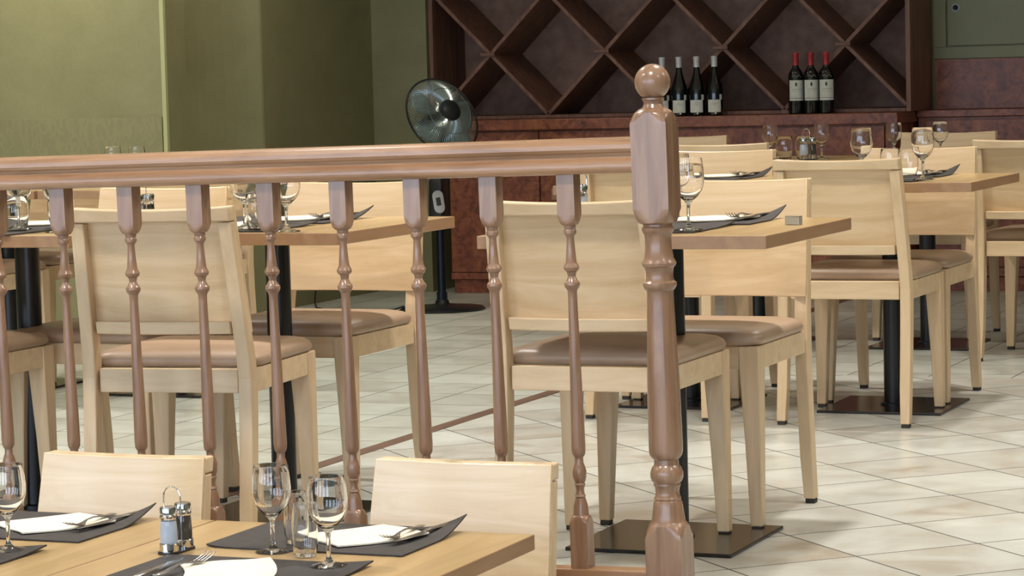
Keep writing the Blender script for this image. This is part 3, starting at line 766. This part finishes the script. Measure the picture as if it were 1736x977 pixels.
for x, y, z, lb in [
    (-2.372, 4.555, ZN+MAT_T, 'tumbler on the foreground table, left one between the wine glasses'),
    (-2.302, 4.450, ZN, 'tumbler on the foreground table, right one between the wine glasses'),
    (-2.955, 4.380, ZN+MAT_T, 'tumbler at the lower left edge of the foreground table'),
    (-2.255, 8.76, ZT, 'tumbler on the middle right table behind the chair back, right one'),
    (-2.325, 8.80, ZT, 'tumbler on the middle right table behind the chair back, left one'),
    (-3.235, 10.58, ZT, 'distant tumbler on the table before the cabinet, left of its pair'),
    (-3.160, 10.60, ZT, 'distant tumbler on the table before the cabinet, beside the white shakers'),
    (-3.785, 6.010, ZT+MAT_T, 'tumbler far left under the handrail, nearer the baluster'),
    (-3.852, 5.900, ZT, 'tumbler far left under the handrail, nearer the frame edge'),
    (-3.165, 5.930, ZT, 'tumbler left of centre under the handrail, right of its pair'),
    (-3.200, 6.040, ZT+MAT_T, 'tumbler left of centre under the handrail, behind the other'),
    (-2.120, 5.880, ZT+MAT_T, 'tumbler half hidden behind the newel post at table height')]:
    place(sl0 if y < 5 else tm0, x, y, z, 0, lb, 'tumbler', GT)

def mat_mesh(w=0.42, d=0.30, curl=0.03, t=0.003, neg=False):
    m = MB(); nx, ny = 28, 20; vs = []
    for off in (t, 0.0):
        for j in range(ny+1):
            for i in range(nx+1):
                u = i/nx; v = j/ny
                a = max(0, (u-0.78)/0.22); b = max(0, (v-0.55)/0.45)
                z = curl*(a**1.6)*(b**1.6)+0.0012*max(0, (0.12-u)/0.12)
                x = -w/2+w*u; y = -d/2+d*v
                # long edges are cut with a slight curve
                if u < 0.12: y *= 1-0.10*((0.12-u)/0.12)**2
                vs.append((x, y, z+off+0.0003))
    N = (nx+1)*(ny+1); fs = []; I = lambda s_, j, i: s_*N+j*(nx+1)+i
    for j in range(ny):
        for i in range(nx):
            fs.append((I(0, j, i), I(0, j, i+1), I(0, j+1, i+1), I(0, j+1, i))); fs.append((I(1, j, i), I(1, j+1, i), I(1, j+1, i+1), I(1, j, i+1)))
    for i in range(nx):
        fs.append((I(0, 0, i), I(1, 0, i), I(1, 0, i+1), I(0, 0, i+1))); fs.append((I(0, ny, i), I(0, ny, i+1), I(1, ny, i+1), I(1, ny, i)))
    for j in range(ny):
        fs.append((I(0, j, 0), I(0, j+1, 0), I(1, j+1, 0), I(1, j, 0))); fs.append((I(0, j, nx), I(1, j, nx), I(1, j+1, nx), I(0, j+1, nx)))
    return m.add(vs, fs)
def napkin_mesh():
    # rectangle folded once, one loose corner tenting a little
    m = MB(); nx, ny = 14, 12; w, d = 0.165, 0.20; vs = []
    for off in (0.0028, 0.0):
        for j in range(ny+1):
            for i in range(nx+1):
                u = i/nx; v = j/ny; x = -w/2+w*u+0.012*math.sin(3*v); y = -d/2+d*v+0.01*math.sin(2.5*u)
                z = 0.006*max(0, u+v-1.35)**1.5+0.0009*math.sin(9*u+4*v)+0.001
                vs.append((x, y, z+off))
    N = (nx+1)*(ny+1); fs = []; I = lambda s_, j, i: s_*N+j*(nx+1)+i
    for j in range(ny):
        for i in range(nx):
            fs.append((I(0, j, i), I(0, j, i+1), I(0, j+1, i+1), I(0, j+1, i))); fs.append((I(1, j, i), I(1, j+1, i), I(1, j+1, i+1), I(1, j, i+1)))
    for i in range(nx):
        fs.append((I(0, 0, i), I(1, 0, i), I(1, 0, i+1), I(0, 0, i+1))); fs.append((I(0, ny, i), I(0, ny, i+1), I(1, ny, i+1), I(1, ny, i)))
    for j in range(ny):
        fs.append((I(0, j, 0), I(0, j+1, 0), I(1, j+1, 0), I(1, j, 0))); fs.append((I(0, j, nx), I(1, j, nx), I(1, j+1, nx), I(0, j+1, nx)))
    return m.add(vs, fs)
def strip_tube(m, secs):
    # secs: (y, z, half width, half thickness, x)
    rings = []
    for y, z, w, t, x in secs:
        rings.append([(x+w*math.cos(2*PI*k/10), y, z+t*math.sin(2*PI*k/10)) for k in range(10)])
    return m.loft(rings)
def fork():
    # tines point to -y, handle to +y, lying on y axis
    m = MB()
    strip_tube(m, [(0.095, 0.003, 0.003, 0.001, 0), (0.090, 0.0035, 0.0095, 0.0015, 0), (0.06, 0.004, 0.008, 0.0016, 0), (0.01, 0.0095, 0.0032, 0.0018, 0), (-0.02, 0.0085, 0.0030, 0.0016, 0), (-0.035, 0.005, 0.006, 0.0014, 0), (-0.045, 0.0035, 0.0115, 0.0013, 0), (-0.055, 0.0035, 0.0125, 0.0012, 0)])
    for k in range(4):
        x = -0.0105+0.007*k
        strip_tube(m, [(-0.052, 0.0035, 0.0020, 0.0011, x), (-0.075, 0.0075, 0.0017, 0.0010, x), (-0.097, 0.0155, 0.0010, 0.0007, x)])
    return m
def knife():
    m = MB()
    strip_tube(m, [(0.105, 0.004, 0.004, 0.002, 0), (0.10, 0.0045, 0.0085, 0.0032, 0), (0.03, 0.0045, 0.0065, 0.0030, 0), (0.012, 0.004, 0.0055, 0.0025, 0), (0.005, 0.0035, 0.0085, 0.0010, 0.002), (-0.06, 0.0033, 0.0095, 0.0008, 0.003), (-0.10, 0.0032, 0.0065, 0.0007, 0.0), (-0.112, 0.003, 0.001, 0.0005, -0.003)])
    return m
mt0 = mat_mesh().build('placemat', M['slate'], None, True, angle=60)
np0 = napkin_mesh().build('napkin', M['paper'], None, True, angle=60)
mf0 = mat_mesh(curl=0.007).build('placemat', M['slate'], None, True, angle=60)
fk0 = fork().build('fork', M['steel'], None, True, angle=60)
kn0 = knife().build('knife', M['steel'], None, True, angle=60)
def setting(x, y, z, side, where, spoon_=True, rot=0.0):
    """side 'far': diner sits beyond the table; 'near': diner on the camera side"""
    place(mt0 if side == 'far' else mf0, x, y, z, rot, 'charcoal placemat '+where, 'placemat', 'charcoal placemats')
    zm = z+0.0045
    if side == 'far':
        place(np0, x+0.045, y+0.01, zm, -0.6, 'folded cream napkin '+where, 'napkin', 'folded napkins')
        place(fk0, x+0.130, y+0.030, zm+0.0038, 0.05, 'steel fork '+where, 'fork', 'forks')
        place(kn0, x+0.160, y+0.045, zm+0.0035, -0.10, 'steel knife '+where, 'knife', 'knives')
    else:
        place(np0, x-0.01, y-0.01, zm, 0.5, 'folded cream napkin '+where, 'napkin', 'folded napkins')
        place(fk0, x-0.10, y-0.0, zm+0.0038, PI-0.05, 'steel fork '+where, 'fork', 'forks')
        place(kn0, x-0.135, y-0.03, zm+0.0035, PI+0.05, 'steel knife '+where, 'knife', 'knives')
setting(-2.332, 4.640, ZN, 'far', 'on the foreground table before the right chair')
setting(-2.345, 4.245, ZN, 'near', 'at the bottom edge on the right foreground table')
setting(-3.015, 4.620, ZN, 'far', 'on the foreground table in front of the left chair')
setting(-3.035, 4.240, ZN, 'near', 'at the lower left corner of the foreground table')
setting(-2.205, 5.965, ZT, 'near', 'on the near side of the table behind the newel')
setting(-2.170, 6.268, ZT, 'far', 'on the far side of the table right of the newel')
setting(-3.340, 6.030, ZT, 'near', 'on the near side of the left-centre table')
setting(-3.340, 6.360, ZT, 'far', 'on the far side of the left-centre table')
setting(-3.990, 5.900, ZT, 'near', 'on the near side of the far left table')
setting(-3.990, 6.190, ZT, 'far', 'on the far side of the far left table')
setting(-2.345, 8.500, ZT, 'near', 'on the near side of the middle right table')
setting(-2.345, 8.835, ZT, 'far', 'on the far side of the middle right table')
setting(-3.000, 8.500, ZT, 'near', 'on the near side of the table beyond the newel')
setting(-3.000, 8.835, ZT, 'far', 'before the facing chair beyond the newel')
setting(-2.66, 10.80, ZT, 'far', 'on the farthest table at right')

# salt and pepper stand
def cruet():
    r = empty('condiment_set')
    for dx, dy, fill, nm in ((0, -0.0, M['salt'], 'salt_shaker'), (0.002, 0.052, M['pepper'], 'pepper_shaker')):
        g = MB().lathe([(0.0155, 0.006), (0.0165, 0.010), (0.0165, 0.040), (0.0150, 0.060), (0.0142, 0.068), (0.0, 0.068)], 28, (dx, dy)).build(nm, M['glass'], r, True, angle=50)
        MB().lathe([(0.0, 0.0205), (0.0145, 0.0205), (0.0150, 0.024), (0.0150, 0.040), (0.0132, 0.062), (0.0, 0.062)], 24, (dx, dy)).build('shaker_filling', fill, g, True, angle=50)
        MB().lathe([(0.0158, 0.0685), (0.0162, 0.070), (0.0162, 0.085), (0.0145, 0.089), (0.0, 0.090)], 28, (dx, dy)).build('shaker_cap', M['chrome'], g, True, angle=50)
        MB().lathe([(0.0185, 0.0045), (0.0185, 0.019), (0.0175, 0.0198), (0.0172, 0.0195), (0.0172, 0.0046)], 28, (dx, dy), cap=False).build('cup_ring', M['chrome'], r, True, angle=50)
    MB().loft([rrect(-0.021, 0.022, -0.021, 0.073, z, 0.018, 6) for z in (0.0, 0.0042)]).build('tray', M['fanblack'], r, True)
    loop = [(-0.021, 0.021, 0.0045), (-0.021, 0.021, 0.095)]+[(-0.003-0.018*math.cos(a), 0.021, 0.104+0.020*math.sin(a)) for a in [PI*i/12 for i in range(13)]]+[(0.015, 0.021, 0.095), (0.015, 0.021, 0.0045)]
    MB().tube(loop, 0.0014, 8).build('wire_handle', M['chrome'], r, True)
    return r
cr0 = cruet()
place(cr0, -2.571, 4.415, ZN, 0.0, 'chrome salt and pepper set with wire handle on the foreground table', 'condiment set', 'salt and pepper sets')
place(cr0, -3.54, 5.98, ZT, 0.0, 'salt and pepper set seen between balusters above the left chair back', 'condiment set', 'salt and pepper sets')
place(cr0, -2.455, 6.30, ZT, 0.4, 'salt and pepper set left of the newel behind the last baluster', 'condiment set', 'salt and pepper sets')
place(cr0, -3.118, 10.46, ZT, -0.4, 'white salt and pepper set on the distant table before the cabinet', 'condiment set', 'salt and pepper sets')
# silver block on table corner
tb = empty('table_number_block', (-1.852, 6.12, ZT), -0.39, 'small silver metal block on the table corner right of the newel', 'metal block')
MB().box(-0.021, 0.021, -0.007, 0.007, 0.0, 0.018).build('block', plain('brushed grey block', srgb(190, 190, 184), 0.4, 0.6), tb, bevel=0.001)
MB().box(-0.021, 0.021, -0.007, 0.007, 0.0182, 0.0215).build('cap_strip', M['chrome'], tb, bevel=0.001)
